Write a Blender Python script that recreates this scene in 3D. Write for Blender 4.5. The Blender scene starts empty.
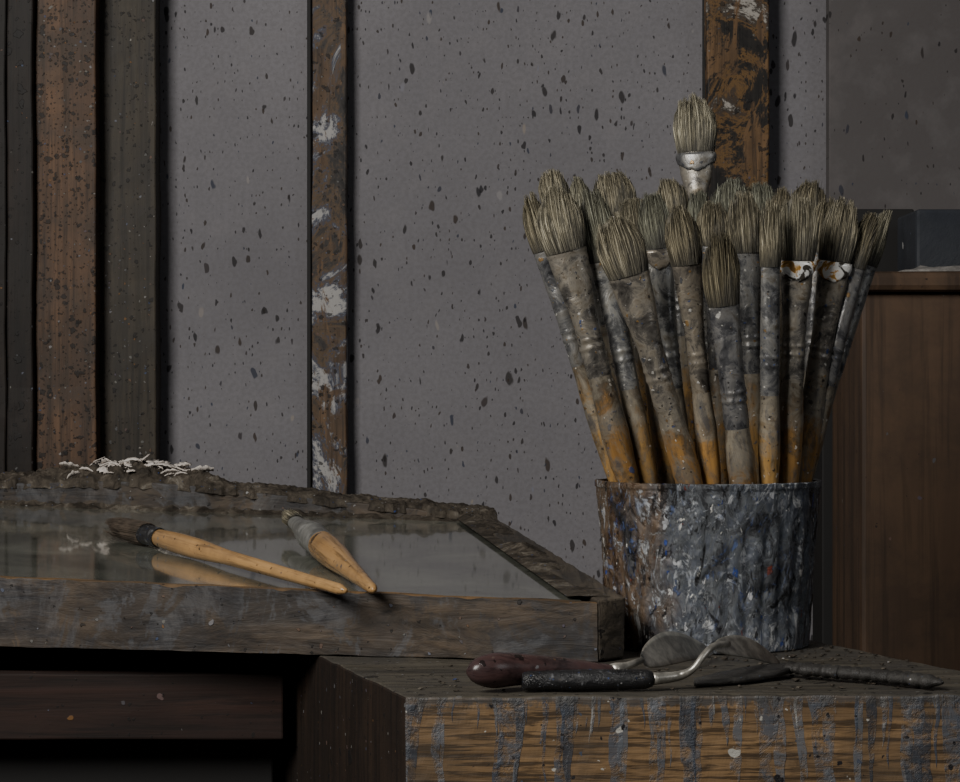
import bpy, bmesh, math, random
from mathutils import Vector, Matrix, noise as mn
random.seed(7)
F=2400.0
def P(px,py,d): return Vector(((px-480)/F*d, d, 1-(py-391)/F*d))
def c(r,g,b):
    f=lambda v:(v/255/12.92) if v/255<=.04045 else ((v/255+.055)/1.055)**2.4
    return (f(r),f(g),f(b),1)
TZ=0.845
# ---------------------------------------------------------------- materials
class Mat:
    def __init__(s,name,rough=.7,metal=0.,spec=.5):
        s.m=bpy.data.materials.new(name); s.m.use_nodes=True
        s.nt=s.m.node_tree; s.b=s.nt.nodes['Principled BSDF']
        s.b.inputs['Roughness'].default_value=rough; s.b.inputs['Metallic'].default_value=metal
        s.b.inputs['Specular IOR Level'].default_value=spec
    def n(s,t,ins={},**pr):
        nd=s.nt.nodes.new(t)
        for k,v in pr.items(): setattr(nd,k,v)
        for k,v in ins.items(): s.put(nd.inputs[k],v)
        return nd
    def put(s,sock,v):
        if isinstance(v,bpy.types.NodeSocket): s.nt.links.new(v,sock)
        else: sock.default_value=v
    def set(s,k,v): s.put(s.b.inputs[k],v)
    def co(s,scale=(1,1,1),rot=(0,0,0),loc=(0,0,0),kind='Object'):
        tc=s.n('ShaderNodeTexCoord')
        return s.n('ShaderNodeMapping',{'Vector':tc.outputs[kind],'Scale':scale,'Rotation':rot,'Location':loc}).outputs[0]
    def noise(s,v,sc,det=4,ro=.6,di=0.):
        return s.n('ShaderNodeTexNoise',{'Vector':v,'Scale':sc,'Detail':det,'Roughness':ro,'Distortion':di}).outputs['Fac']
    def ramp(s,f,st,interp='LINEAR'):
        nd=s.n('ShaderNodeValToRGB',{'Fac':f}); cr=nd.color_ramp; cr.interpolation=interp
        while len(cr.elements)<len(st): cr.elements.new(.5)
        for e,(p,col) in zip(cr.elements,st):
            e.position=p; e.color=col if not isinstance(col,(int,float)) else (col,col,col,1)
        return nd.outputs['Color']
    def mix(s,f,a,b,mode='MIX'):
        nd=s.n('ShaderNodeMixRGB',blend_type=mode); s.put(nd.inputs[0],f); s.put(nd.inputs[1],a); s.put(nd.inputs[2],b)
        return nd.outputs[0]
    def math(s,op,a,b=0.,cl=False):
        nd=s.n('ShaderNodeMath',operation=op,use_clamp=cl); s.put(nd.inputs[0],a); s.put(nd.inputs[1],b); return nd.outputs[0]
    def sep(s,v): 
        nd=s.n('ShaderNodeSeparateXYZ',{0:v}); return nd.outputs
    def spots(s,v,sc,rad,dens,wob=.15,dim='3D'):
        nz=s.n('ShaderNodeTexNoise',{'Vector':v,'Scale':sc*1.7,'Detail':2.})
        vv=s.n('ShaderNodeMixRGB',{0:wob/sc*1.2,1:v,2:nz.outputs['Color']},blend_type='ADD').outputs[0]
        vo=s.n('ShaderNodeTexVoronoi',{'Vector':vv,'Scale':sc},voronoi_dimensions=dim)
        rgb=s.n('ShaderNodeSeparateColor',{0:vo.outputs['Color']}).outputs
        r=s.math('MULTIPLY',s.math('ADD',s.math('MULTIPLY',s.math('POWER',rgb[0],1.6),.8),.2),rad)
        d=s.math('SUBTRACT',r,vo.outputs['Distance'])
        m=s.math('MULTIPLY',d,25.,True)
        m=s.math('MULTIPLY',m,s.math('LESS_THAN',rgb[1],dens))
        return m,rgb[2]
    def bump(s,h,st=.5,di=.002):
        nd=s.n('ShaderNodeBump',{'Height':h,'Strength':st,'Distance':di}); s.set('Normal',nd.outputs[0]); return nd

def m_wall(name,base=(130,128,132),dens=1.0):
    m=Mat(name,.85,spec=.2)
    v=m.co()
    big=m.noise(v,2.2,4,.6); fine=m.noise(v,260,3,.6); med=m.noise(v,30,4,.6)
    b=c(*base); b2=c(*[int(x*.88) for x in base])
    col=m.mix(m.ramp(big,[(.35,0),(.65,1)]),b2,b)
    col=m.mix(m.math('MULTIPLY',m.ramp(fine,[(.4,0),(.62,1)]),.25),col,c(92,90,90))
    col=m.mix(m.math('MULTIPLY',m.ramp(med,[(.5,0),(.7,1)]),.15),col,c(142,138,138))
    hs=[]; R=math.pi/2
    for sc,rad,dn,rz in ((34,.155,.34*dens,.3),(60,.19,.42*dens,.1),(110,.20,.30*dens,.25),(200,.22,.22*dens,0)):
        vd=m.co(scale=(1.3,1,.62),rot=(R,0,rz),loc=(sc*.13,sc*.07,0))
        mk,_=m.spots(vd,sc,rad,dn,.4,'2D'); hs.append(mk)
        col=m.mix(m.math('MULTIPLY',mk,.85),col,m.ramp(_,[(0,c(34,33,36)),(.5,c(48,45,44)),(.8,c(60,50,42)),(1,c(52,60,76))]))
    vd2=m.co(scale=(1.2,1,.6),rot=(R,0,.1),loc=(3,5,0))
    mk,_=m.spots(vd2,30,.11,.14,.3,'2D'); col=m.mix(m.math('MULTIPLY',mk,.5),col,m.ramp(_,[(0,c(150,148,150)),(.7,c(160,145,120)),(1,c(100,120,160))]))
    m.set('Base Color',col)
    h=m.math('ADD',m.math('MULTIPLY',fine,.6),m.math('ADD',m.math('MULTIPLY',hs[0],.8),m.math('MULTIPLY',hs[1],.6)))
    m.bump(h,.35,.001); return m.m

def m_wood(name,light,dark,axis='z',splat=.4,grime=.4,grimecol=(45,44,44),cols=None,rough=.62,gs=1.,patch=0.,patchst=None,blk=.3,bump=.5,bs=.34,pt=.5):
    m=Mat(name,rough,spec=.35)
    lo,hi=(3.*gs,70.*gs)
    sc={'z':(hi,hi,lo),'x':(lo,hi,hi),'y':(hi,lo,hi)}[axis]
    v=m.co(scale=sc); g=m.noise(v,1.,6,.65,.6)
    v0=m.co()
    g2=m.noise(m.co(scale=tuple(x*2.6 for x in sc)),1.,4,.7,.3)
    col=m.mix(m.ramp(g,[(.3,0),(.7,1)]),c(*dark),c(*light))
    col=m.mix(m.math('MULTIPLY',m.ramp(g2,[(.5,0),(.62,1)]),.6),col,c(*[int(x*.5) for x in dark]))
    big=m.noise(v0,14.,6,.7,.3)
    col=m.mix(m.math('MULTIPLY',m.ramp(big,[(.42,0),(.6,1)]),grime),col,c(*grimecol))
    if patch>0:
        pn=m.noise(m.co(scale=(1,1,.6),loc=(4,2,1)),24.,7,.7,.8)
        pc=m.noise(m.co(loc=(1,5,2),scale=(1,1,.7)),17.,8,.75,.8)
        col=m.mix(m.math('MULTIPLY',m.ramp(pn,[(pt,0),(pt+.04,1)]),patch),col,m.ramp(pc,patchst or [(.36,c(26,24,24)),(.45,c(56,52,50)),(.50,c(92,74,54)),(.54,c(60,66,82)),(.58,c(160,158,156))]))
    hsum=g
    for sc_,rad,dn in ((75,bs,blk),(150,bs,blk*1.3),(300,bs,blk*1.3)):
        mk,_=m.spots(v0,sc_,rad,dn,.8); col=m.mix(m.math('MULTIPLY',mk,.8),col,c(22,20,20)); hsum=m.math('ADD',hsum,m.math('MULTIPLY',mk,.4))
    st=cols or [(0,c(120,118,112)),(.35,c(70,72,80)),(.6,c(120,85,45)),(.8,c(60,75,105)),(1,c(150,145,138))]
    for sc_,rad,dn in ((90,.2,splat*.4),(220,.3,splat)):
        mk,r=m.spots(m.co(loc=(2,3,4)),sc_,rad,dn,.5); col=m.mix(m.math('MULTIPLY',mk,.8),col,m.ramp(r,st)); hsum=m.math('ADD',hsum,m.math('MULTIPLY',mk,.4))
    m.set('Base Color',col); m.bump(hsum,bump,.0015); return m.m

def m_crust(name,stops,scale=60,rough=.5,metal=0.,bump=.8,fleck=.5,spec=.5,fl=None):
    m=Mat(name,rough,metal,spec)
    v=m.co(); a=m.noise(v,scale,8,.72,.8); b=m.noise(m.co(loc=(3,1,7)),scale*.35,5,.65,.5)
    f=m.math('ADD',m.math('MULTIPLY',a,.55),m.math('MULTIPLY',b,.45))
    col=m.ramp(f,stops); h=a
    fl=fl or [(0,c(165,165,165)),(.3,c(90,100,120)),(.55,c(60,45,30)),(.75,c(50,75,130)),(1,c(190,188,180))]
    for sc,rad,dn in ((scale*2.,.28,fleck*.45),(scale*5,.32,fleck*.7)):
        mk,r=m.spots(m.co(loc=(sc,0,0)),sc,rad,dn,.6); col=m.mix(m.math('MULTIPLY',mk,.85),col,m.ramp(r,fl,'CONSTANT')); h=m.math('ADD',h,m.math('MULTIPLY',mk,.3))
    m.set('Base Color',col); m.set('Roughness',m.ramp(b,[(.35,rough*.6),(.65,min(1,rough*1.4))])); m.bump(h,bump,.002); return m.m

WALL=m_wall('painted_plaster_speckled')
PANEL=m_wall('dusty_canvas_gray',(98,94,94),.35)
OAK_D=m_wood('plank_dark_brown',(38,29,23),(20,16,14),'z',.2,.5,(18,16,15))
OAK_O=m_wood('plank_orange_brown',(112,84,62),(62,48,38),'z',.6,.7,(58,50,43),blk=.75,bs=.42)
OAK_G=m_wood('plank_grey_brown',(76,68,56),(44,40,34),'z',.6,.6,(48,45,42),blk=.5)
BAT=m_wood('batten_painted',(128,100,72),(56,46,38),'z',.6,.5,(34,32,32),patch=1.,blk=.4,pt=.43)
BAT2=m_wood('batten_painted_ochre',(146,112,74),(66,50,36),'z',.6,.35,(30,27,26),patch=1.,patchst=[(.38,c(18,16,15)),(.47,c(34,30,27)),(.50,c(112,84,48)),(.54,c(70,56,42)),(.57,c(60,54,48)),(.60,c(165,160,152))],blk=.4,pt=.42)
CAB=m_wood('cabinet_brown',(92,72,55),(78,60,46),'z',.10,.5,(54,44,37),blk=.08,gs=.3,bump=.1)
BLK=Mat('near_black_wood_and_gaps',.7); BLK.set('Base Color',c(18,17,17)); BLK=BLK.m  # dark wood, also used to colour in the shaded gaps
UNDER=m_wood('rail_red_brown',(52,34,28),(30,22,19),'x',.04,.3,(22,18,17),blk=.05,rough=.8)
FLOORM=m_wood('floor_boards',(70,55,42),(40,32,26),'y',.4,.5)
FRAME=m_wood('weathered_frame_wood',(98,84,68),(36,32,30),'x',.3,.5,(40,41,44),blk=.08,gs=.8,patch=.5,patchst=[(.34,c(28,28,32)),(.48,c(50,52,57)),(.58,c(90,92,96)),(.66,c(60,50,40))],bump=1.)
FRAMEY=m_wood('weathered_frame_wood_side',(106,96,82),(48,43,38),'y',.3,.5,(56,55,54),blk=.10,bump=.9)
OAKT=m_wood('oak_dusty_top',(100,94,82),(54,50,43),'x',.4,.6,(64,62,60),blk=.3,bump=.7)
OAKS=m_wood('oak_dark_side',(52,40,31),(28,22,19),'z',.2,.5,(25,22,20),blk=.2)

def m_oakfront():
    m=Mat('oak_front_with_drips',.5,spec=.45)
    g=m.noise(m.co(scale=(5,90,70)),1.,6,.7,1.2); g2=m.noise(m.co(scale=(14,300,380)),1.,4,.7,.3)
    col=m.mix(m.ramp(g,[(.3,0),(.7,1)]),c(82,66,48),c(152,122,86))
    col=m.mix(m.math('MULTIPLY',m.ramp(g2,[(.48,0),(.57,1)]),.8),col,c(46,37,28))
    big=m.noise(m.co(),12.,5,.6,.3); col=m.mix(m.math('MULTIPLY',m.ramp(big,[(.42,0),(.6,1)]),.6),col,c(66,60,53))
    h=g
    xyz=m.sep(m.co())
    dz=m.math('SUBTRACT',TZ,xyz[2])
    for i,(sx,amp,off,thr,dc) in enumerate(((75,.30,0,.50,(78,83,91)),(125,.30,7.3,.53,(92,96,102)),(50,.40,3.1,.55,(52,57,65)),(160,.34,1.7,.58,(64,71,83)),(140,.3,4.1,.66,(140,140,138)))):
        wob=m.math('MULTIPLY',m.noise(m.co(scale=(1,1,.6)),45.,2),.012)
        x=m.math('ADD',m.math('ADD',xyz[0],wob),off)
        cx=m.n('ShaderNodeCombineXYZ',{0:x}).outputs[0]
        nz=m.noise(cx,sx,1.,.4)
        L=m.math('MULTIPLY',m.math('SUBTRACT',nz,thr),amp*3.2)
        mk=m.math('MULTIPLY',m.math('SUBTRACT',L,dz),500.,True)
        n3=m.noise(m.co(loc=(i,1,1)),60.,6,.75,.5)
        mk=m.math('MULTIPLY',mk,m.ramp(n3,[(.42,.0),(.56,.85)]))
        col=m.mix(mk,col,c(*dc)); h=m.math('ADD',h,m.math('MULTIPLY',mk,.5))
    e=m.math('ADD',m.math('MULTIPLY',dz,-45.),m.noise(m.co(),110.,6,.75))
    mk=m.ramp(e,[(.28,0),(.36,1)]); col=m.mix(m.math('MULTIPLY',mk,.75),col,c(72,71,70))
    for sc_,rad,dn in ((90,.26,.35),(200,.3,.4)):
        mk,r=m.spots(m.co(loc=(2,3,4)),sc_,rad,dn,.6); col=m.mix(mk,col,m.ramp(r,[(0,c(32,30,32)),(.5,c(66,72,86)),(.8,c(170,168,160)),(1,c(44,38,32))],'CONSTANT'))
    m.set('Base Color',col); m.bump(h,.6,.0015); return m.m
OAKF=m_oakfront()

def m_glass():
    m=Mat('dusty_palette_glass',.12,spec=.6)
    v=m.co(); a=m.noise(v,9,6,.65,.6); b=m.noise(v,55,6,.7,.4)
    col=m.mix(m.ramp(a,[(.4,0),(.65,1)]),c(88,90,84),c(134,136,126))
    col=m.mix(m.math('MULTIPLY',m.ramp(b,[(.55,0),(.7,1)]),.3),col,c(146,144,132))
    mk,r=m.spots(v,90,.2,.2); col=m.mix(mk,col,c(50,48,44))
    m.set('Base Color',col); m.set('Roughness',m.ramp(a,[(.35,.08),(.7,.2)])); m.bump(b,.04,.0005)
    m.set('Coat Weight',.8); m.set('Coat Roughness',.04)
    return m.m
GLASS=m_glass()
CRUST=m_crust('dried_paint_crust',[(.3,c(24,22,20)),(.45,c(52,47,41)),(.55,c(82,75,66)),(.64,c(124,118,108)),(.72,c(56,58,62))],90,.8,bump=1.,fleck=.4,spec=.2)
CANIN=m_crust('tin_inside',[(.3,c(30,24,20)),(.6,c(60,48,36))],80,.6)
CX_=P(708,0,1.47).x
def m_can():
    m=Mat('paint_caked_tin_body',.4,.3)
    v=m.co(scale=(1,1,.55)); a=m.noise(v,90,8,.75,1.6); b=m.noise(m.co(loc=(3,1,7),scale=(1,1,.5)),24,5,.65,1.2)
    f=m.math('ADD',m.math('MULTIPLY',a,.5),m.math('MULTIPLY',b,.5))
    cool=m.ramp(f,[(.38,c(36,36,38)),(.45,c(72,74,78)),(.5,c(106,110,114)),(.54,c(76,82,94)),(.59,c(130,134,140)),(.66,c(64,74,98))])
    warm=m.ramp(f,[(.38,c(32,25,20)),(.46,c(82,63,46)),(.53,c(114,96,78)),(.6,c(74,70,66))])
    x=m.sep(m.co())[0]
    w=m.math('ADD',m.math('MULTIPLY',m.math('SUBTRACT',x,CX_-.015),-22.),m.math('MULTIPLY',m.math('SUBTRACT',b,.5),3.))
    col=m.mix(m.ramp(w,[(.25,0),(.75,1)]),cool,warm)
    h=a
    s1=m.noise(m.co(scale=(1,1,.6),rot=(0,.5,0),loc=(9,9,9)),60,9,.8,3.)
    mk=m.ramp(s1,[(.54,0),(.56,1)]); col=m.mix(m.math('MULTIPLY',mk,.85),col,m.ramp(b,[(.42,c(84,102,146)),(.49,c(170,175,182)),(.6,c(215,216,216))])); h=m.math('ADD',h,m.math('MULTIPLY',mk,.3))
    s2=m.noise(m.co(scale=(1,1,.35),loc=(2,9,4)),75,6,.75,1.)
    mk=m.ramp(s2,[(.58,0),(.60,1)]); col=m.mix(m.math('MULTIPLY',mk,.9),col,c(26,24,26)); h=m.math('ADD',h,m.math('MULTIPLY',mk,-.2))
    fl=[(0,c(190,192,196)),(.22,c(70,84,120)),(.36,c(24,22,24)),(.56,c(44,74,150)),(.70,c(130,60,42)),(.76,c(235,233,228))]
    for sc,rad,dn in ((110,.32,.6),(240,.34,.6)):
        mk,r=m.spots(m.co(loc=(sc,0,0),scale=(1,1,.6)),sc,rad,dn,1.6); col=m.mix(m.math('MULTIPLY',mk,.9),col,m.ramp(r,fl,'CONSTANT')); h=m.math('ADD',h,m.math('MULTIPLY',mk,.35))
    m.set('Base Color',col); m.set('Roughness',m.ramp(a,[(.4,.18),(.6,.45)])); m.bump(h,.9,.0018); return m.m
CANB=m_can()

def m_bristle():
    m=Mat('hog_bristle',.6,spec=.35)
    at=m.n('ShaderNodeAttribute',attribute_name='hair'); o=m.n('ShaderNodeObjectInfo')
    r=m.sep(at.outputs['Color'])
    a=m.ramp(r[0],[(0,c(66,64,56)),(.4,c(120,116,102)),(.8,c(172,167,150)),(1,c(238,234,218))])
    tint=m.ramp(o.outputs['Random'],[(0,c(176,168,148)),(.3,c(236,231,218)),(.55,c(198,206,202)),(.8,c(255,251,240)),(1,c(182,172,150))])
    col=m.mix(1.,a,tint,'MULTIPLY')
    n=m.noise(m.co(scale=(1,1,.3)),140,4,.6)
    col=m.mix(m.math('MULTIPLY',m.ramp(n,[(.47,0),(.62,1)]),.6),col,c(62,61,58))
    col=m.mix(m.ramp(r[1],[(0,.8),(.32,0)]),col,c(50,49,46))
    m.set('Base Color',col); return m.m
BRI=m_bristle()
def m_ferrule():
    m=Mat('paint_spattered_ferrule',.4,.4)
    o=m.n('ShaderNodeObjectInfo').outputs['Random']
    off=m.n('ShaderNodeVectorMath',{0:m.co(),1:m.n('ShaderNodeCombineXYZ',{0:o,1:o,2:o}).outputs[0]},operation='ADD').outputs[0]
    a=m.noise(off,70,6,.7,.6)
    col=m.ramp(a,[(.33,c(64,64,66)),(.45,c(120,120,120)),(.55,c(160,158,152)),(.66,c(114,106,92))])
    col=m.mix(1.,col,m.ramp(o,[(0,c(195,195,200)),(.5,c(240,241,242)),(1,c(230,217,198))]),'MULTIPLY')
    h=a
    for sc,rad,dn in ((150,.30,.45),(380,.34,.55)):
        mk,r=m.spots(off,sc,rad,dn,.8); h=m.math('ADD',h,m.math('MULTIPLY',mk,.4))
        col=m.mix(m.math('MULTIPLY',mk,.85),col,m.ramp(r,[(0,c(30,28,28)),(.35,c(72,76,84)),(.5,c(150,118,70)),(.70,c(215,213,206)),(.90,c(60,82,130))],'CONSTANT'))
    m.set('Base Color',col); m.set('Roughness',m.ramp(a,[(.4,.18),(.6,.45)])); m.bump(h,.6,.001); return m.m
FER=m_ferrule()
def m_handle():
    m=Mat('ochre_painted_handle',.38,spec=.5)
    o=m.n('ShaderNodeObjectInfo').outputs['Random']
    off=m.n('ShaderNodeVectorMath',{0:m.co(),1:m.n('ShaderNodeCombineXYZ',{0:o,1:o,2:o}).outputs[0]},operation='ADD').outputs[0]
    wood=m.ramp(m.noise(m.co(scale=(200,200,8)),1.,4),[(.3,c(152,122,76)),(.7,c(204,172,118))])
    wood=m.mix(1.,wood,m.ramp(o,[(0,c(160,140,120)),(.2,c(235,222,195)),(.4,c(196,184,168)),(.6,c(250,236,208)),(.8,c(200,182,158)),(1,c(240,218,184))]),'MULTIPLY')
    a=m.noise(off,45,6,.7,.6)
    at=m.sep(m.n('ShaderNodeAttribute',attribute_name='hair').outputs['Color'])[2]
    k=m.math('ADD',a,m.math('MULTIPLY',at,-.95))
    gr=m.ramp(a,[(.4,c(86,84,78)),(.55,c(138,132,118)),(.65,c(112,100,80))])
    col=m.mix(m.ramp(k,[(.25,0),(.42,.9)]),wood,gr)
    sm=m.noise(m.n('ShaderNodeVectorMath',{0:m.co(scale=(1,1,.35)),1:m.n('ShaderNodeCombineXYZ',{0:o,1:o}).outputs[0]},operation='ADD').outputs[0],110,7,.78,.5)
    col=m.mix(m.ramp(sm,[(.45,0),(.56,.8)]),col,m.ramp(a,[(.42,c(72,66,56)),(.5,c(112,106,94)),(.6,c(70,70,72))]))
    h=a
    for sc,rad,dn in ((150,.32,.5),(380,.34,.6)):
        mk,r=m.spots(off,sc,rad,dn,.8); h=m.math('ADD',h,m.math('MULTIPLY',mk,.4))
        col=m.mix(m.math('MULTIPLY',mk,.85),col,m.ramp(r,[(0,c(40,36,34)),(.35,c(86,86,90)),(.55,c(100,76,44)),(.70,c(195,190,180)),(.90,c(56,74,116))],'CONSTANT'))
    m.set('Base Color',col); m.bump(h,.6,.001); return m.m
HAN=m_handle()
AMBER=m_wood('amber_handle',(196,156,104),(158,120,76),'z',.35,.4,(100,80,60),blk=.2,rough=.22,bump=.05,gs=1.2)
def simple(name,col,rough=.5,metal=0.,nz=None):
    m=Mat(name,rough,metal)
    a=m.noise(m.co(),90,5,.7,.4)
    m.set('Base Color',m.ramp(a,[(.4,c(*[int(x*.7) for x in col])),(.62,c(*col))])); m.bump(a,.15,.001); return m.m
ROSE=m_wood('rosewood_handle',(92,68,66),(54,42,42),'x',.2,.5,(70,67,70),blk=.2,rough=.25,bump=.15)
STEEL=simple('worn_blade_steel',(200,196,186),.33,.6)
BLACKH=m_crust('black_handle_spattered',[(.3,c(18,18,19)),(.55,c(38,38,40)),(.62,c(125,127,130))],120,.35,fleck=1.)
DARKC=m_crust('dark_caked_paint',[(.3,c(30,29,28)),(.5,c(54,52,50)),(.66,c(78,76,72))],110,.6,fleck=.2)
PEEL=m_crust('white_pink_paint_peel',[(.3,c(150,132,122)),(.5,c(225,218,210)),(.7,c(235,220,210))],150,.6,fleck=.1)
BLUEB=m_crust('blue_grey_box',[(.3,c(34,37,42)),(.6,c(44,48,56))],20,.8,fleck=.1)
DARKBR=simple('matted_dark_bristle',(92,80,68),.7)
def m_collar():
    m=Mat('glint_white_gold_collar',.12,.2)
    a=m.noise(m.co(),110,4,.6,1.)
    m.set('Base Color',m.ramp(a,[(.40,c(70,66,60)),(.44,c(240,240,236)),(.53,c(250,248,242)),(.56,c(215,165,85)),(.62,c(130,98,56))])); return m.m  # white stops put glints into the colour, beside white and gold paint
COLLAR=m_collar()

# ---------------------------------------------------------------- mesh helpers
def obj(name,verts,faces,mats,midx=None,smooth=False,parent=None,col=None):
    me=bpy.data.meshes.new(name); me.from_pydata([tuple(v) for v in verts],[],faces); me.update()
    for m in mats: me.materials.append(m)
    if midx: me.polygons.foreach_set('material_index',midx)
    if smooth: me.polygons.foreach_set('use_smooth',[True]*len(faces))
    if col:
        at=me.color_attributes.new('hair','FLOAT_COLOR','POINT')
        flat=[]
        for k in col: flat+= [k[0],k[1],k[2],1.]
        at.data.foreach_set('color',flat)
    o=bpy.data.objects.new(name,me); bpy.context.scene.collection.objects.link(o)
    if parent: o.parent=parent
    return o
def empty(name):
    e=bpy.data.objects.new(name,None); e.empty_display_size=.02; bpy.context.scene.collection.objects.link(e); return e
def gridbox(name,base,top,n,mats,amp=0.,fs=30.,parent=None,bev=.0012,facemat=None,warp=None):
    nx,ny,nz=n; idx={}; V=[];Fc=[];MI=[]
    def pt(i,j,k):
        key=(i,j,k)
        if key in idx: return idx[key]
        u,v,w=i/nx,j/ny,k/nz
        q=lambda C:(C[0]*(1-u)*(1-v)+C[1]*u*(1-v)+C[2]*u*v+C[3]*(1-u)*v)
        p=q(base)*(1-w)+q(top)*w
        if amp:
            d=mn.noise_vector(p*fs)*amp+mn.noise_vector(p*fs*4)*amp*.35
            p=p+d
        if warp: p=warp(p,u,v,w)
        idx[key]=len(V); V.append(p); return idx[key]
    def quad(a,b,cc,d,m): Fc.append((a,b,cc,d)); MI.append(m)
    fm=facemat or (0,)*6
    for i in range(nx):
        for k in range(nz):
            quad(pt(i,0,k),pt(i+1,0,k),pt(i+1,0,k+1),pt(i,0,k+1),fm[0])
            quad(pt(i,ny,k+1),pt(i+1,ny,k+1),pt(i+1,ny,k),pt(i,ny,k),fm[1])
    for j in range(ny):
        for k in range(nz):
            quad(pt(0,j,k+1),pt(0,j+1,k+1),pt(0,j+1,k),pt(0,j,k),fm[2])
            quad(pt(nx,j,k),pt(nx,j+1,k),pt(nx,j+1,k+1),pt(nx,j,k+1),fm[3])
    for i in range(nx):
        for j in range(ny):
            quad(pt(i,j+1,0),pt(i+1,j+1,0),pt(i+1,j,0),pt(i,j,0),fm[4])
            quad(pt(i,j,nz),pt(i+1,j,nz),pt(i+1,j+1,nz),pt(i,j+1,nz),fm[5])
    o=obj(name,V,Fc,mats,MI,False,parent)
    if bev:
        b=o.modifiers.new('bev','BEVEL'); b.width=bev; b.segments=2; b.limit_method='ANGLE'; b.angle_limit=math.radians(55)
    return o
def box(name,x0,x1,y0,y1,z0,z1,mats,n=(1,1,1),**k):
    B=[Vector((x0,y0,z0)),Vector((x1,y0,z0)),Vector((x1,y1,z0)),Vector((x0,y1,z0))]
    T=[p+Vector((0,0,z1-z0)) for p in B]
    return gridbox(name,B,T,n,mats,**k)

# ---------------------------------------------------------------- room
WY=2.2
box('wall_back',-2.2,2.2,WY,WY+.1,0,2.6,[WALL],bev=0)
box('floor',-2.2,2.2,-1.2,WY,-.1,0,[FLOORM],bev=0)
box('wall_left',-2.3,-2.2,-1.2,WY,0,2.6,[WALL],bev=0)
def plank(name,px0,px1,d,th,mat,z1=2.2,amp=.0012,skew=0.):
    x0=(px0-480)/F*d; x1=(px1-480)/F*d
    return box(name,x0,x1,d,d+th,0.0,z1,[mat],n=(3,1,160),amp=amp,fs=14,bev=.0015)
plank('wooden_plank',-60,6,2.15,.04,OAK_D)
plank('wooden_plank.001',7,33,2.13,.04,OAK_D)
plank('wooden_plank.002',36,96,2.14,.04,OAK_O)
plank('wooden_plank.003',99,156,2.165,.03,OAK_G)
plank('wooden_batten',312,347,2.178,.018,BAT,amp=.0014)
plank('wooden_batten.001',707,769,2.17,.025,BAT2,amp=.0014)
plank('gap_shade_1',307,311.5,2.19,.008,BLK,amp=0)  # black strips beside the battens stand in for their shadow lines
plank('gap_shade_2',703,707,2.19,.008,BLK,amp=0)
box('canvas_panel',P(829,0,2.17).x,P(1100,0,2.17).x,2.17,2.19,0,1.6,[PANEL])
x0=P(822,0,2.09).x;x1=P(914,0,2.09).x
box('dark_gap_box',x0,x1,2.09,2.15,0,P(0,209,2.09).z,[BLK])  # near-black box stands in for the shaded gap beside the cabinet
cab=empty('wooden_cabinet')
CY=1.92
cx0=P(861,0,CY).x; ct=P(0,292,CY).z
box('body',cx0,.78,CY,2.08,.0,ct,[CAB],parent=cab,n=(4,1,10),amp=.0006,fs=8,bev=.004)
box('top_board',cx0-.004,.80,CY-.012,2.085,ct,P(0,272,CY).z,[CAB],parent=cab,bev=.005)
tz=P(0,272,CY).z
box('storage_box',P(916,0,1.98).x,.66,1.98,2.07,tz,P(0,209,1.98).z,[BLUEB],bev=.003)
V=[];Fc=[]
nx,ny=40,10
for j in range(ny+1):
    for i in range(nx+1):
        x=P(902,0,CY).x+i/nx*.20; y=CY+.0+j/ny*.05
        e=min(1,min(i,nx-i)/4)*min(1,min(j,ny-j)/2)
        V.append((x,y,tz+.0012+e*(.003+.006*abs(mn.noise(Vector((x*60,y*60,1)))))))
for j in range(ny):
    for i in range(nx): a=j*(nx+1)+i; Fc.append((a,a+1,a+nx+2,a+nx+1))
cl=obj('crumpled_rag',V,Fc,[simple('grey_white_cloth',(150,146,142),.8)],smooth=True)
sm=cl.modifiers.new('s','SOLIDIFY'); sm.thickness=.001

# ---------------------------------------------------------------- oak table (right)
oak=empty('oak_work_table')
def v2(x,y,z): return Vector((x,y,z))
ft=[(-.038,1.216),(.302,1.228),(.167,1.60),(-.152,1.60)]
def ochip(p,u,v,w):
    if w>.985 and v<.02:
        q=max(0,mn.noise(Vector((p.x*30,7,2)))*.5+mn.noise(Vector((p.x*120,4,2)))*.5)
        p=p-Vector((0,-q*.002,q*.0028))
    return p
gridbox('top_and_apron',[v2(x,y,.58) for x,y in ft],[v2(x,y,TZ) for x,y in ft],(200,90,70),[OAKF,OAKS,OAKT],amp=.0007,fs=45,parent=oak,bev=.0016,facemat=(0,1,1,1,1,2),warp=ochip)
for i,(x,y) in enumerate([(-.025,1.23),(.255,1.24),(.13,1.56),(-.135,1.56)]):
    box('leg_%d'%i,x,x+.035,y,y+.035,0,.58,[OAKS],parent=oak)

# ---------------------------------------------------------------- side table under the palette
st=empty('wooden_side_table')
box('top',-.72,-.16,1.50,1.98,.829,TZ-.0005,[UNDER],parent=st)
box('rail_front',-.70,-.119,1.452,1.47,.789,.8288,[UNDER],parent=st,n=(30,1,3),amp=.0006)
box('leak_blocker',-.72,-.16,1.965,1.98,.10,.8288,[BLK],parent=st)  # added near-black panel, blocks the lit wall showing through underneath
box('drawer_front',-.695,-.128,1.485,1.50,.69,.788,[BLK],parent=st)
box('lower_shelf',-.70,-.175,1.53,1.94,.60,.615,[UNDER],parent=st)
for i,(x,y) in enumerate([(-.70,1.532),(-.205,1.532),(-.70,1.9),(-.205,1.9)]):
    box('leg_%d'%i,x,x+.035,y,y+.035,0,.8288,[UNDER],parent=st)

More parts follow.
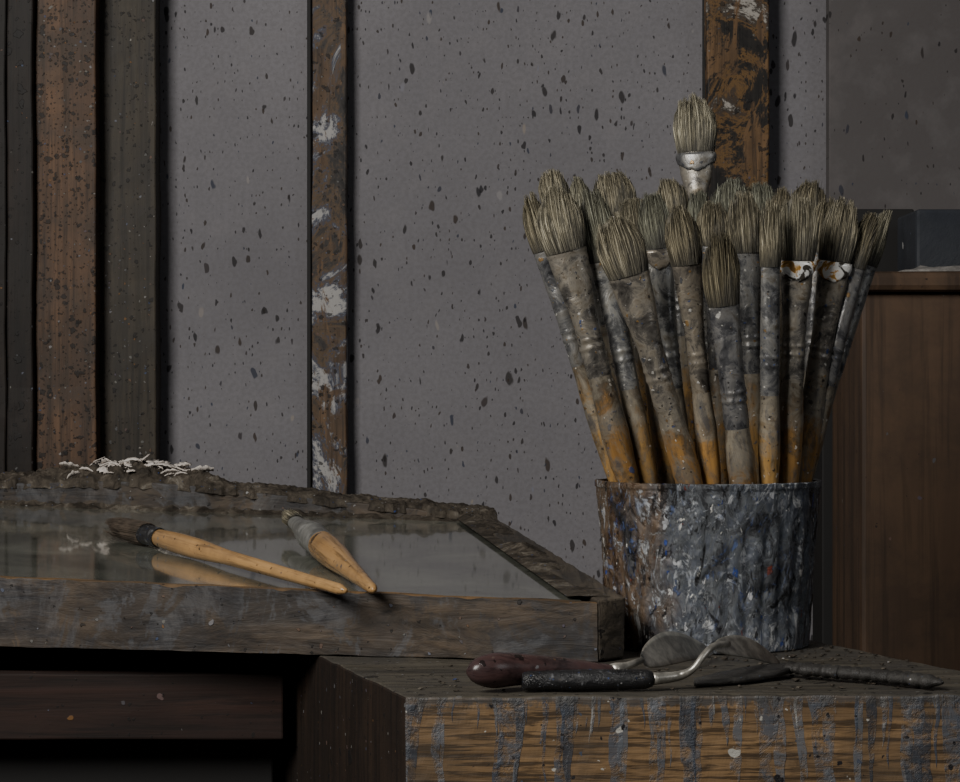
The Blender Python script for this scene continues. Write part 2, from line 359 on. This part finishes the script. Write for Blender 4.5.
# ---------------------------------------------------------------- glass palette box
pal=empty('glass_palette_box')
def pz(x,y,h=0.): return 1-.1208-.01223*(x-.067)+.04995*(y-1.368)+h
def onp(px,py,h=0.):
    a=(px-480)/F; s=-(py-391)/F
    d=(-.1208+h+.01223*.067-.04995*1.368)/(s+.01223*a-.04995)
    return Vector((a*d,d,1+s*d))
P0=Vector((-.6,1.521));P1=Vector((.067,1.368));P2=Vector((.0835,1.383));P3=Vector((.0077,1.85));P4=Vector((-.66,2.003))
def lerp(a,b,t): return a+(b-a)*t
ud=(P0-P1).normalized(); vd=(P3-P2).normalized()
def quadbox(name,pts,zb,h,n,mats,**k):
    B=[Vector((p.x,p.y,zb(p) if callable(zb) else zb)) for p in pts]; T=[Vector((p.x,p.y,pz(p.x,p.y,h))) for p in pts]
    return gridbox(name,B,T,n,mats,parent=pal,**k)
def interp(x,pts):
    if x<=pts[0][0]: return pts[0][1]
    for (a,b),(c_,d) in zip(pts,pts[1:]):
        if x<=c_: return b+(d-b)*(x-a)/(c_-a)
    return pts[-1][1]
fw=.007; rw=.024; bw=.034
ZB=TZ+.0008
def chip(p,u,v,w):
    if w>.99 and v<.05: 
        q=mn.noise(Vector((p.x*25,1,2)))*.5+mn.noise(Vector((p.x*90,4,2)))*.5
        p=p-Vector((0,0,max(0,q)*.003))
    return p
EDGE=m_wood('amber_edge',(150,116,76),(78,64,48),'x',.2,.4,(60,57,52),blk=.3)  # lighter amber tone for the front board's top face
quadbox('frame_front',[P0,P1,P1+vd*fw,P0+vd*fw],ZB,0,(240,3,20),[FRAME,EDGE],amp=.0006,fs=40,warp=chip,facemat=(0,0,0,0,0,1))
quadbox('frame_right',[P1+Vector((.0003,.0003)),P2,P3,P3+ud*rw],ZB,.0014,(8,140,16),[FRAMEY],amp=.0009,fs=40)
rail=[(-.66,.014),(-.40,.014),(-.33,.018),(-.27,.020),(-.20,.017),(-.12,.011),(-.03,.005),(.01,.002)]
def railh(x): return interp(x,rail)
def railwarp(p,u,v,w): return p+Vector((0,0,max(0,(w-.5)*2)*(railh(p.x)+.001*mn.noise(Vector((p.x*60,0,0))))))
quadbox('frame_back',[P4-vd*bw,P3+ud*.001-vd*bw,P3,P4],ZB,0,(220,4,24),[FRAME],amp=.0009,fs=40,warp=railwarp)
quadbox('frame_left',[P0,P0-ud*rw,P4-ud*rw,P4],ZB,.0006,(4,60,6),[FRAMEY],amp=.0006)
quadbox('base',[P0+vd*.004-ud*.005,P1+vd*.004+ud*.006,P3+ud*.006-vd*.004,P4-ud*.005-vd*.004],ZB+.001,-.008,(1,1,1),[BLK],bev=0)
quadbox('glass_plate',[P0+vd*(fw*.6)-ud*.005,P1+vd*(fw*.6)+ud*.006,P3+ud*.012-vd*.01,P4-ud*.005-vd*.01],lambda p:pz(p.x,p.y,-.0078),-.0016,(1,1,1),[GLASS],bev=0)
cenv=[(-.66,.006),(-.40,.006),(-.36,.012),(-.31,.017),(-.25,.016),(-.20,.010),(-.16,.007),(-.06,.008),(.0,.008)]
V=[];Fc=[];nu,nv=460,26
for i in range(nu+1):
    for j in range(nv+1):
        u=i/nu; v=j/nv
        p=lerp(P3,P4,u*.985)
        wdt=bw+.003+.006*mn.noise(Vector((p.x*45,3,0)))+.004*mn.noise(Vector((p.x*150,3,0)))
        q=p-vd*(v*wdt-.002)
        nz=.62+.45*mn.noise(Vector((q.x*34,q.y*34,2)))+.34*mn.noise(Vector((q.x*110,q.y*110,5)))+.2*mn.noise(Vector((q.x*300,q.y*300,8)))
        h=interp(q.x,cenv)*math.sin(math.pi*v)**.5*max(.05,nz)
        if j==nv or j==0: h=-.004-.003*abs(mn.noise(Vector((p.x*80,9,0))))
        V.append(Vector((q.x,q.y,pz(q.x,q.y,railh(q.x)+h))))
for i in range(nu):
    for j in range(nv):
        a=i*(nv+1)+j; Fc.append((a,a+1,a+nv+2,a+nv+1))
obj('paint_crust',V,Fc,[CRUST],parent=pal)
crV=V
V=[];Fc=[];nu3,nv3=420,10
for i in range(nu3+1):
    for j in range(nv3+1):
        u=i/nu3; v=j/nv3
        p=lerp(P3+ud*.02,P4,u*.98); wdt=.012+.012*abs(mn.noise(Vector((p.x*30,3,5))))+.008*mn.noise(Vector((p.x*110,3,0)))
        q=p-vd*(bw-.002+v*wdt)
        h=(.004*(1-v)+.0025*mn.noise(Vector((q.x*160,q.y*160,3))))*(1-v)**.5-.0014*v
        V.append(Vector((q.x,q.y,pz(q.x,q.y,h-.0012))))
for i in range(nu3):
    for j in range(nv3): a=i*(nv3+1)+j; Fc.append((a,a+1,a+nv3+2,a+nv3+1))
obj('paint_scabs',V,Fc,[CRUST],parent=pal)
V=[];Fc=[];nu2=240;nv2=16
for i in range(nu2+1):
    for j in range(nv2+1):
        u=i/nu2;v=j/nv2
        p=lerp(P3+ud*.002,P2-Vector((.004,0)),u); q=p+ud*(v*.030)
        m_=max(0,mn.noise(Vector((p.y*14,3,7)))+.5-.5*u)
        h=.006*math.sin(math.pi*v)*m_*(1+.7*mn.noise(Vector((q.x*120,q.y*120,0)))+.35*mn.noise(Vector((q.x*300,q.y*300,0))))
        V.append(Vector((q.x,q.y,pz(q.x,q.y,h+.0006))))
for i in range(nu2):
    for j in range(nv2): a=i*(nv2+1)+j; Fc.append((a,a+1,a+nv2+2,a+nv2+1))
obj('rim_paint_crust',V,Fc,[CRUST],parent=pal)
def topat(px):
    best=None
    for i in range(0,nu+1,2):
        p=crV[i*(nv+1)+12]; q=480+p.x/p.y*F
        if best is None or abs(q-px)<best: best=abs(q-px); u_=i
    j=max(range(3,22),key=lambda j:crV[u_*(nv+1)+j].z)
    return u_,j
V=[];Fc=[]
for k in range(64):
    px=random.gauss(142,34); px=max(78,min(212,px))
    ui,j=topat(px); j=min(nv-2,j+random.randint(-2,6)); base=crV[ui*(nv+1)+j]+Vector((0,0,.0004))
    yaw=random.uniform(-1,1)*.8; L=random.uniform(.005,.018); w=random.uniform(.0012,.0042); curl=random.uniform(-20,110); pit=random.uniform(-.1,.6)
    d=Vector((math.cos(yaw),math.sin(yaw),0))*random.choice([-1,1]); s=(Vector((-d.y,d.x,0))+Vector((0,0,random.uniform(-.9,.9)))).normalized(); pos=base.copy(); ang=pit; n0=len(V)
    for q in range(9):
        ww=w*math.sin(math.pi*(q+1.2)/10.5)*(1+.4*math.sin(q*2.3+k))
        V.append(pos+s*ww); V.append(pos-s*ww+Vector((0,0,.0004)))
        pos=pos+(d*math.cos(ang)+Vector((0,0,1))*math.sin(ang))*L/8; ang-=curl*L/8
        if q: a=n0+2*q-2; Fc.append((a,a+1,a+3,a+2))
pe=obj('paint_peelings',V,Fc,[PEEL],smooth=True,parent=pal)
sm=pe.modifiers.new('s','SOLIDIFY'); sm.thickness=.0005

# ---------------------------------------------------------------- can
CX=P(708,0,1.47).x; CYC=1.47; RZ=.9455
R0,R1=.0612,.0685
def rad(z): return R0+(R1-R0)*(z-TZ)/(RZ-TZ)
can=empty('paint_tin')
V=[];Fc=[];MI=[];S=360;H=120
for k in range(H+1):
    z=TZ+.0006+(RZ-TZ-.0006)*k/H; 
    for i in range(S):
        th=2*math.pi*i/S; cc,ss=math.cos(th),math.sin(th)
        r=rad(z); tt=(z-TZ)/(RZ-TZ)
        fl=max(0,min(1,(.82-tt)*8))*max(0,min(1,(tt-.04)*10))
        r-=.0014*fl*abs(math.cos(17*th))**3
        q=Vector((cc*r*1.,ss*r,z*.7))
        r+=.0009*mn.noise(q*45)+.0006*mn.noise(q*140+Vector((3,3,3)))+.0005*mn.noise(q*330)
        if tt>.965: r+=.0007
        zz=z+( .0010*mn.noise(Vector((cc*4,ss*4,1)))+.0006*mn.noise(Vector((cc*15,ss*15,1))) if k==H else 0)
        V.append((CX+r*cc,CYC+r*ss,zz))
for k in range(H+1):
    z=RZ-(RZ-TZ-.003)*k/H
    for i in range(S):
        th=2*math.pi*i/S; r=rad(z)-.0028
        V.append((CX+r*math.cos(th),CYC+r*math.sin(th),z))
T=2*(H+1)
for k in range(T-1):
    for i in range(S):
        a=k*S+i;b=k*S+(i+1)%S; Fc.append((a,b,b+S,a+S)); MI.append(0 if k<=H else 1)
n0=len(V); V.append((CX,CYC,TZ+.003)); V.append((CX,CYC,TZ+.0006))
for i in range(S):
    Fc.append(((T-1)*S+i,(T-1)*S+(i+1)%S,n0)); MI.append(1)
    Fc.append(((i+1)%S,i,n0+1)); MI.append(0)
co=obj('tin_body',V,Fc,[CANB,CANIN],MI,True,can)

# ---------------------------------------------------------------- brushes
def frame_from(zaxis,yaw):
    z=zaxis.normalized(); x=Vector((1,0,0)); x=(x-z*x.dot(z)).normalized(); y=z.cross(x)
    x2=x*math.cos(yaw)+y*math.sin(yaw); y2=z.cross(x2)
    return Matrix((x2,y2,z)).transposed().to_4x4()
def brush(name,basepos,up,bl,w,fl,hr,hl,yaw,parent,seed,nstr=300,thick=.42,mats=None,splay=0.,crimps=(.70,.77),hprof=None,point=False):
    rnd=random.Random(seed); V=[];Fc=[];MI=[];C=[]
    hw=w/2; tb=max(hw*thick*1.1,hr*.42); G=22
    lean=rnd.gauss(0,.0013); blunt=rnd.uniform(.45,.64); pw=rnd.uniform(2.0,2.9)
    def ring(z,a,b,col,jit=0.,dx=0.):
        for i in range(G):
            th=2*math.pi*i/G; p=Vector((a*math.cos(th),b*math.sin(th),z))
            if jit:
                k=1+jit*(mn.noise(Vector((p.x*160,p.y*160,z*120+seed*3.1)))+.6*mn.noise(Vector((p.x*500,p.y*500,z*400+seed))))
                p=Vector((p.x*k,p.y*k,z))
            p.x+=dx
            V.append(p); C.append(col)
    def loft(n0,nr,mi):
        for k in range(nr-1):
            for i in range(G):
                a=n0+k*G+i;b=n0+k*G+(i+1)%G; Fc.append((a,b,b+G,a+G)); MI.append(mi)
    jt=.02 if hprof else .07
    n0=len(V); NR=34
    for k in range(NR):
        s=k/(NR-1)
        if hprof: r=hr*hprof(s)
        else: r=hr*(.96+.2*math.sin(math.pi*min(1,s*2.2))*.8)*(1-.55*max(0,s-.25)/.75)
        if k==NR-1: r*=.4
        ring(-fl-hl*s,r,r,(0,0,s),jt)
    loft(n0,NR,2)
    Fc.append(tuple(n0+(NR-1)*G+i for i in range(G))); MI.append(2)
    n0=len(V); NR=90
    for k in range(NR):
        s=k/(NR-1)
        e=min(1,s/.62); e=e*e*(3-2*e)
        a=hw*.88*(1-e)+hr*e; b=tb*.92*(1-e)+hr*e
        m_=1.
        for cpos in crimps: m_+=.055*math.exp(-((s-cpos)/.012)**2)-.03*math.exp(-((s-cpos-.03)/.012)**2)
        if s>.985: m_*=.97
        if s<.03: m_*=1.03
        ring(-fl*s+.0,a*m_,b*m_,(0,0,0),.04)
    loft(n0,NR,1)
    n0=len(V); NR=14
    def wid(t): return .86+.2*math.sin(math.pi*min(1,t*.9))
    for k in range(NR):
        t=k/(NR-1)*.93
        env_=1 if t<blunt else math.sqrt(max(.0,1-((t-blunt)/(.96-blunt))**2))
        env_=max(env_,.04)
        ring(bl*t,hw*wid(t)*.95*env_,tb*.97*(1-.42*t*t)*max(.1,env_),(.36,t,0),.07,lean*t*t)
    loft(n0,NR,0)
    clump=[rnd.gauss(0,.0008) for _ in range(9)]; cl2=[rnd.uniform(.91,1.04) for _ in range(9)]
    for q in range(nstr):
        u=rnd.uniform(-1,1); th=rnd.choice([-1,-1,1])*rnd.uniform(.9,1.06)
        sy=th*math.sqrt(max(0,1-u*u)); 
        if rnd.random()<.1: sy*=rnd.random()
        ci=min(8,int((u+1)*4.5))
        if point: tend=1-.75*abs(u)**1.3
        else: tend=blunt+(1-blunt)*math.sqrt(max(0,1-abs(u)**pw))
        tend*=cl2[ci]*(rnd.uniform(.91,1.04) if rnd.random()<.85 else rnd.uniform(.7,1.06))
        r0=rnd.uniform(.00018,.00036); bright=rnd.random()**1.15; ph=rnd.uniform(0,6.28); wob=rnd.uniform(0,.0005)
        dx=rnd.gauss(0,.0007)+splay*u*.006+clump[ci]+lean; dy=rnd.gauss(0,.0007)
        if rnd.random()<.05: dx+=rnd.gauss(0,.0022)
        m0=len(V); NS=6
        for k in range(NS):
            t=tend*k/(NS-1)
            close=1-.30*max(0,t-.5)*2*abs(u)
            x=u*hw*wid(t)*close+dx*t*t+wob*math.sin(ph+t*7); y=sy*tb*(1-.42*t*t)+dy*t*t
            rr=r0*(1-.7*(k/(NS-1))**2)
            for a in range(3):
                an=ph+a*2.094
                V.append(Vector((x+rr*math.cos(an),y+rr*math.sin(an),bl*t))); C.append((bright,t,0))
        for k in range(NS-1):
            for a in range(3):
                i0=m0+k*3+a;i1_=m0+k*3+(a+1)%3; Fc.append((i0,i1_,i1_+3,i0+3)); MI.append(0)
    M=Matrix.Translation(basepos)@frame_from(up,yaw)
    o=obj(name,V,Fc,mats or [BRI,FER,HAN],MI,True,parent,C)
    o.matrix_world=M
    return o,M
bunch=empty('paintbrush_bunch')
B=[
(527,197,56,24,606,1.2,120,9),
(550,190,62,46,630,.35,128,13),
(549,171,40,30,618,2.4,110,10),
(576,179,44,24,640,2.2,110,9),
(612,172,46,42,655,2.6,120,11),
(589,190,72,32,648,1.1,130,11),
(612,217,58,44,690,.0,135,13),
(629,197,52,34,668,1.6,120,10),
(652,192,56,30,684,1.0,140,10),
(671,179,44,30,690,2.3,120,10),
(695,98,58,44,702,2.9,100,11),
(680,207,56,34,712,.25,125,10),
(712,202,44,32,722,1.5,125,10),
(716,235,68,34,744,-.1,120,13),
(731,181,46,40,735,2.5,120,11),
(744,194,58,36,757,1.0,120,12),
(765,185,40,30,760,2.4,120,10),
(771,202,62,22,769,.2,125,10),
(800,194,64,38,788,.55,120,12),
(808,182,44,34,790,2.3,120,10),
(825,199,54,26,799,1.5,120,9),
(844,201,60,36,806,.4,125,12),
(868,213,56,22,812,1.1,120,9),
(886,213,56,18,818,1.7,120,8),
(701,192,46,26,708,2.1,120,9),
(783,190,46,26,775,2.0,120,9),
(755,186,46,28,745,2.7,120,9),
(640,202,46,26,668,2.6,120,9),
(660,202,50,26,700,2.8,120,9),
]
for i,(tx,ty,bp,wp,rx,ly,fp,hp) in enumerate(B):
    ydes=CYC-.056+ly*.037
    hr=hp/1650*.95
    lim=R1-.0045-hr
    rxw=(rx-480)/F*ydes-CX
    ry=ydes-CYC
    if abs(rxw)>lim*.97: rxw=math.copysign(lim*.97,rxw)
    if math.hypot(rxw,ry)>lim: ry=math.copysign(math.sqrt(max(0,lim*lim-rxw*rxw)),ry)
    rim=Vector((CX+rxw,CYC+ry,RZ))
    tipd=rim.y+ (ry)*.35
    tip=P(tx,ty,tipd)
    up=(tip-rim).normalized()
    bl=bp/1650*1.02; base=tip-up*bl*.99
    tb=(base.z-(TZ+.006))/up.z
    end=base-up*tb
    fl=fp/1650; hl=tb-fl
    yaw=random.uniform(-.3,.3)
    brush('brush_%d'%(i+1),base,up,bl,wp/1650,fl,hr,hl,yaw,bunch,i+1,nstr=int(320+wp*14))
    if i in (18,21,8,10):
        M=Matrix.Translation(base)@frame_from(up,yaw)
        V=[];Fc=[];w=wp/1650/2; NA=33
        tb_=max(w*.46,hr*.42)
        for k in range(7):
            for a in range(NA):
                th=2*math.pi*a/(NA-1)
                L=.006+.006*max(0,-math.sin(th))**2+.0015*mn.noise(Vector((math.cos(th)*3,math.sin(th)*3,i)))
                z=-.0006-(k/6)*L; e=min(1,-z/(fl*.62)); e=e*e*(3-2*e)
                rr=1.03+.07*math.sin(math.pi*min(1,k/6+.1))
                V.append(M@Vector(((w*.88*(1-e)+hr*e)*rr*math.cos(th),(tb_*.95*(1-e)+hr*e)*rr*math.sin(th),z)))
        for k in range(6):
            for a in range(NA-1): q=k*NA+a; Fc.append((q,q+1,q+NA+1,q+NA))
        g=obj('paint_collar_%d'%i,V,Fc,[COLLAR if i in (18,21) else FER],None,True,bunch)
        s_=g.modifiers.new('s','SOLIDIFY'); s_.thickness=.0005

def lying(name,p_br,p_end,bl,w,fl,hr,mats,seed,**k):
    e=empty(name); up=(p_br-p_end).normalized(); L=(p_br-p_end).length
    base=p_br-up*bl
    brush(name+'_shape',base,up,bl,w,fl,hr,L-bl-fl,k.pop('yaw',0.),e,seed,mats=mats,**k)
a=onp(114,525,.007); b=onp(346,591,.0045)
def hpA(s): return (.9+.25*math.sin(math.pi*min(1,s*2.6)))*(1-.45*s)*(1+.12*(math.exp(-((s-.8)/.008)**2)+math.exp(-((s-.86)/.008)**2)))
lying('paintbrush',a,b,.062,.019,.022,.0066,[DARKBR,BLACKH,AMBER],101,nstr=420,thick=.7,hprof=hpA,splay=.8)
a=onp(286,514,.013); b=onp(374,590,.005)
SIL=simple('pale_tin_ferrule',(160,160,156),.35,.4)
lying('paintbrush.001',a,b,.05,.013,.115,.0094,[BRI,SIL,AMBER],102,nstr=220,thick=.7,crimps=(.6,.66),
   hprof=lambda s:(1.0+.10*math.sin(math.pi*min(1,s*2)))*(1-.70*s**1.2))

# ---------------------------------------------------------------- palette knives
def tube(pts,rads,mi,V,Fc,MI,G=16,flat=None):
    n0=len(V); n=len(pts)
    for k,p in enumerate(pts):
        t=(pts[min(n-1,k+1)]-pts[max(0,k-1)]).normalized(); s=t.cross(Vector((0,0,1))).normalized(); u=s.cross(t)
        a,b=rads[k]
        for i in range(G):
            th=2*math.pi*i/G; V.append(p+s*a*math.cos(th)+u*b*math.sin(th))
    for k in range(n-1):
        for i in range(G): q=n0+k*G+i; r=n0+k*G+(i+1)%G; Fc.append((q,r,r+G,q+G)); MI.append(mi)
    Fc.append(tuple(n0+i for i in range(G))[::-1]); MI.append(mi)
    Fc.append(tuple(n0+(n-1)*G+i for i in range(G))); MI.append(mi)
def spl(a,b,n,f=None): 
    return [a.lerp(b,i/(n-1)) for i in range(n)]
def onT(px,py,h=0.):
    d=(1-TZ-h)*F/(py-391); return Vector(((px-480)/F*d,d,TZ+h))
def blade(path,widths,tiltv,V,Fc,MI,mi,th=.0007):
    n0=len(V); n=len(path); K=7
    for k,p in enumerate(path):
        for j in range(K):
            u=j/(K-1)*2-1; V.append(p+tiltv*widths[k]*u+Vector((0,0,th*.5)))
        for j in range(K):
            u=1-j/(K-1)*2; V.append(p+tiltv*widths[k]*u-Vector((0,0,th*.5)))
    R=2*K
    for k in range(n-1):
        for j in range(R): q=n0+k*R+j; r=n0+k*R+(j+1)%R; Fc.append((q,r,r+R,q+R)); MI.append(mi)
    Fc.append(tuple(range(n0,n0+R))); MI.append(mi); Fc.append(tuple(range(n0+(n-1)*R,n0+n*R))); MI.append(mi)
def leaf(t): return (math.sin(math.pi*min(1,t**.75*.97+.03)))**.8
V=[];Fc=[];MI=[]
A=onT(467,672,.0115);Bq=onT(612,672,.007)
n=30; pts=spl(A,Bq,n); rr=[]
for i in range(n):
    s=i/(n-1); r=.0098*min(1,math.sqrt(max(.02,1-(1-min(1,s/.22))**2)))*(1-.60*max(0,s-.2)/.8)
    rr.append((r*.9,r*.95)); pts[i]=pts[i]+Vector((0,0,.0015*math.sin(math.pi*s)))
tube(pts,rr,0,V,Fc,MI)
Bs=Bq; Cq=onT(642,660,.012); tube([Bs,Bs.lerp(Cq,.15),Bs.lerp(Cq,.5),Cq],[(.0045,.0045),(.0042,.0042),(.0022,.0022),(.0022,.0016)],1,V,Fc,MI,12)
path=[];wd=[]
D=onT(712,652,.0050)
for i in range(20):
    t=i/19; p=Cq.lerp(D,t); p=p+Vector((0,0,.006*math.sin(math.pi*t)*(1-t*.3))); path.append(p); wd.append(.0018+.0100*leaf(t))
blade(path,wd,Vector((-.2,.70,.60)).normalized(),V,Fc,MI,1)
obj('palette_knife',V,Fc,[ROSE,STEEL],MI,True)
V=[];Fc=[];MI=[]
A=onT(522,681,.0062);Bq=onT(652,679,.0062)
n=22; pts=spl(A,Bq,n)
rr=[((.0056-.0012*abs(i/(n-1)-.5)) *(.8 if i in(0,n-1) else 1),)*2 for i in range(n)]
tube(pts,rr,0,V,Fc,MI)
ctrl=[Bq,onT(678,676,.0070),onT(693,669,.011),onT(704,655,.018),onT(714,646,.0220),onT(728,644,.0215)]
sm_=[]
for i in range(len(ctrl)-1):
    for k in range(5):
        t=k/5; p0=ctrl[max(0,i-1)];p1=ctrl[i];p2=ctrl[i+1];p3=ctrl[min(len(ctrl)-1,i+2)]
        sm_.append(.5*((2*p1)+(-p0+p2)*t+(2*p0-5*p1+4*p2-p3)*t*t+(-p0+3*p1-3*p2+p3)*t**3))
sm_.append(ctrl[-1])
tube(sm_,[(.0034-.0016*min(1,i/10),)*2 for i in range(len(sm_))],1,V,Fc,MI,12)
Cq=ctrl[-2]; D=onT(780,664,.0045)
path=[];wd=[]
for i in range(20):
    t=i/19; p=Cq.lerp(D,t)+Vector((0,0,.004*math.sin(math.pi*t))); path.append(p); wd.append(.0016+.0095*leaf(t))
blade(path,wd,Vector((.1,.90,.38)).normalized(),V,Fc,MI,1)
obj('palette_knife.001',V,Fc,[BLACKH,STEEL],MI,True)
# third, fully caked knife with a long cord-like handle trailing to the right
V=[];Fc=[];MI=[]
A=onT(942,684,.0042);Bq=onT(790,668,.0050); n=60; pts=spl(A,Bq,n)
rr=[]
for i,p in enumerate(pts):
    s=i/(n-1); q=.85+.25*mn.noise(Vector((i*.22,2,1)))+.10*math.sin(i*1.6); e=min(1,s/.08+.25)
    rr.append((.0066*q*e,.0040*q*e)); pts[i]=p+Vector((0,.0035*math.sin(s*5)+.0015*mn.noise(Vector((i*.3,0,0))),.0006))
tube(pts,rr,0,V,Fc,MI,16)
C2=onT(694,680,.0035); path=[];wd=[]
for i in range(30):
    t=i/29; path.append(Bq.lerp(C2,t)-Vector((0,0,.0012*t))); wd.append(.004+.011*leaf(t)*(1+.1*mn.noise(Vector((i*.3,0,4)))))
blade(path,wd,Vector((.05,1,.05)).normalized(),V,Fc,MI,0,.003)
obj('palette_knife.002',V,Fc,[DARKC],MI,True)
V=[];Fc=[]
ico=bmesh.new(); bmesh.ops.create_icosphere(ico,subdivisions=1,radius=1.); iv=[v.co.copy() for v in ico.verts]; ifc=[tuple(v.index for v in f.verts) for f in ico.faces]; ico.free()
for k in range(420):
    px=random.uniform(420,950); py=random.uniform(650,696)
    if random.random()<.5: py=random.uniform(640,662); px=random.uniform(610,900)
    p=onT(px,py,0)
    if not(1.235<p.y<1.59): continue
    xr=.302+( .167-.302)*(p.y-1.228)/.372-.004
    if p.x>xr: continue
    if math.hypot(p.x-CX,p.y-CYC)<.058: continue
    if p.y>1.36 and p.x<.088: continue
    s=random.uniform(.0004,.0012)*(1.6 if random.random()<.08 else 1)
    n0=len(V)
    for v in iv: V.append(p+Vector((v.x*s*random.uniform(.8,2),v.y*s*random.uniform(.8,2),v.z*s*.55+s*.4+.0004)))
    Fc+=[tuple(n0+i for i in f) for f in ifc]
obj('dried_paint_crumbs',V,Fc,[CRUST])

# ---------------------------------------------------------------- lights, world, camera
def area(name,loc,tgt,size,en,col,sy=None):
    l=bpy.data.lights.new(name,'AREA'); l.energy=en; l.color=col; l.size=size
    if sy: l.shape='RECTANGLE'; l.size_y=sy
    o=bpy.data.objects.new(name,l); o.location=loc; o.rotation_euler=(Vector(tgt)-Vector(loc)).to_track_quat('-Z','Y').to_euler(); bpy.context.scene.collection.objects.link(o)
area('window_light',(-.95,.1,1.95),(0.05,1.75,.95),.65,39,(1.,.965,.91),.85)
area('fill_right',(1.3,.2,1.7),(0.1,1.6,.9),.7,3,(.95,.97,1.))  # weak fill added from the right, no window there
w=bpy.data.worlds.new('w'); w.use_nodes=True; w.node_tree.nodes['Background'].inputs[0].default_value=(.95,.96,1,1); w.node_tree.nodes['Background'].inputs[1].default_value=.012
bpy.context.scene.world=w
cam=bpy.data.cameras.new('camera'); cam.lens=90; cam.sensor_width=36; cam.clip_start=.01
co=bpy.data.objects.new('camera',cam); co.location=(0,0,1); co.rotation_euler=(math.pi/2,0,0); bpy.context.scene.collection.objects.link(co)
bpy.context.scene.camera=co
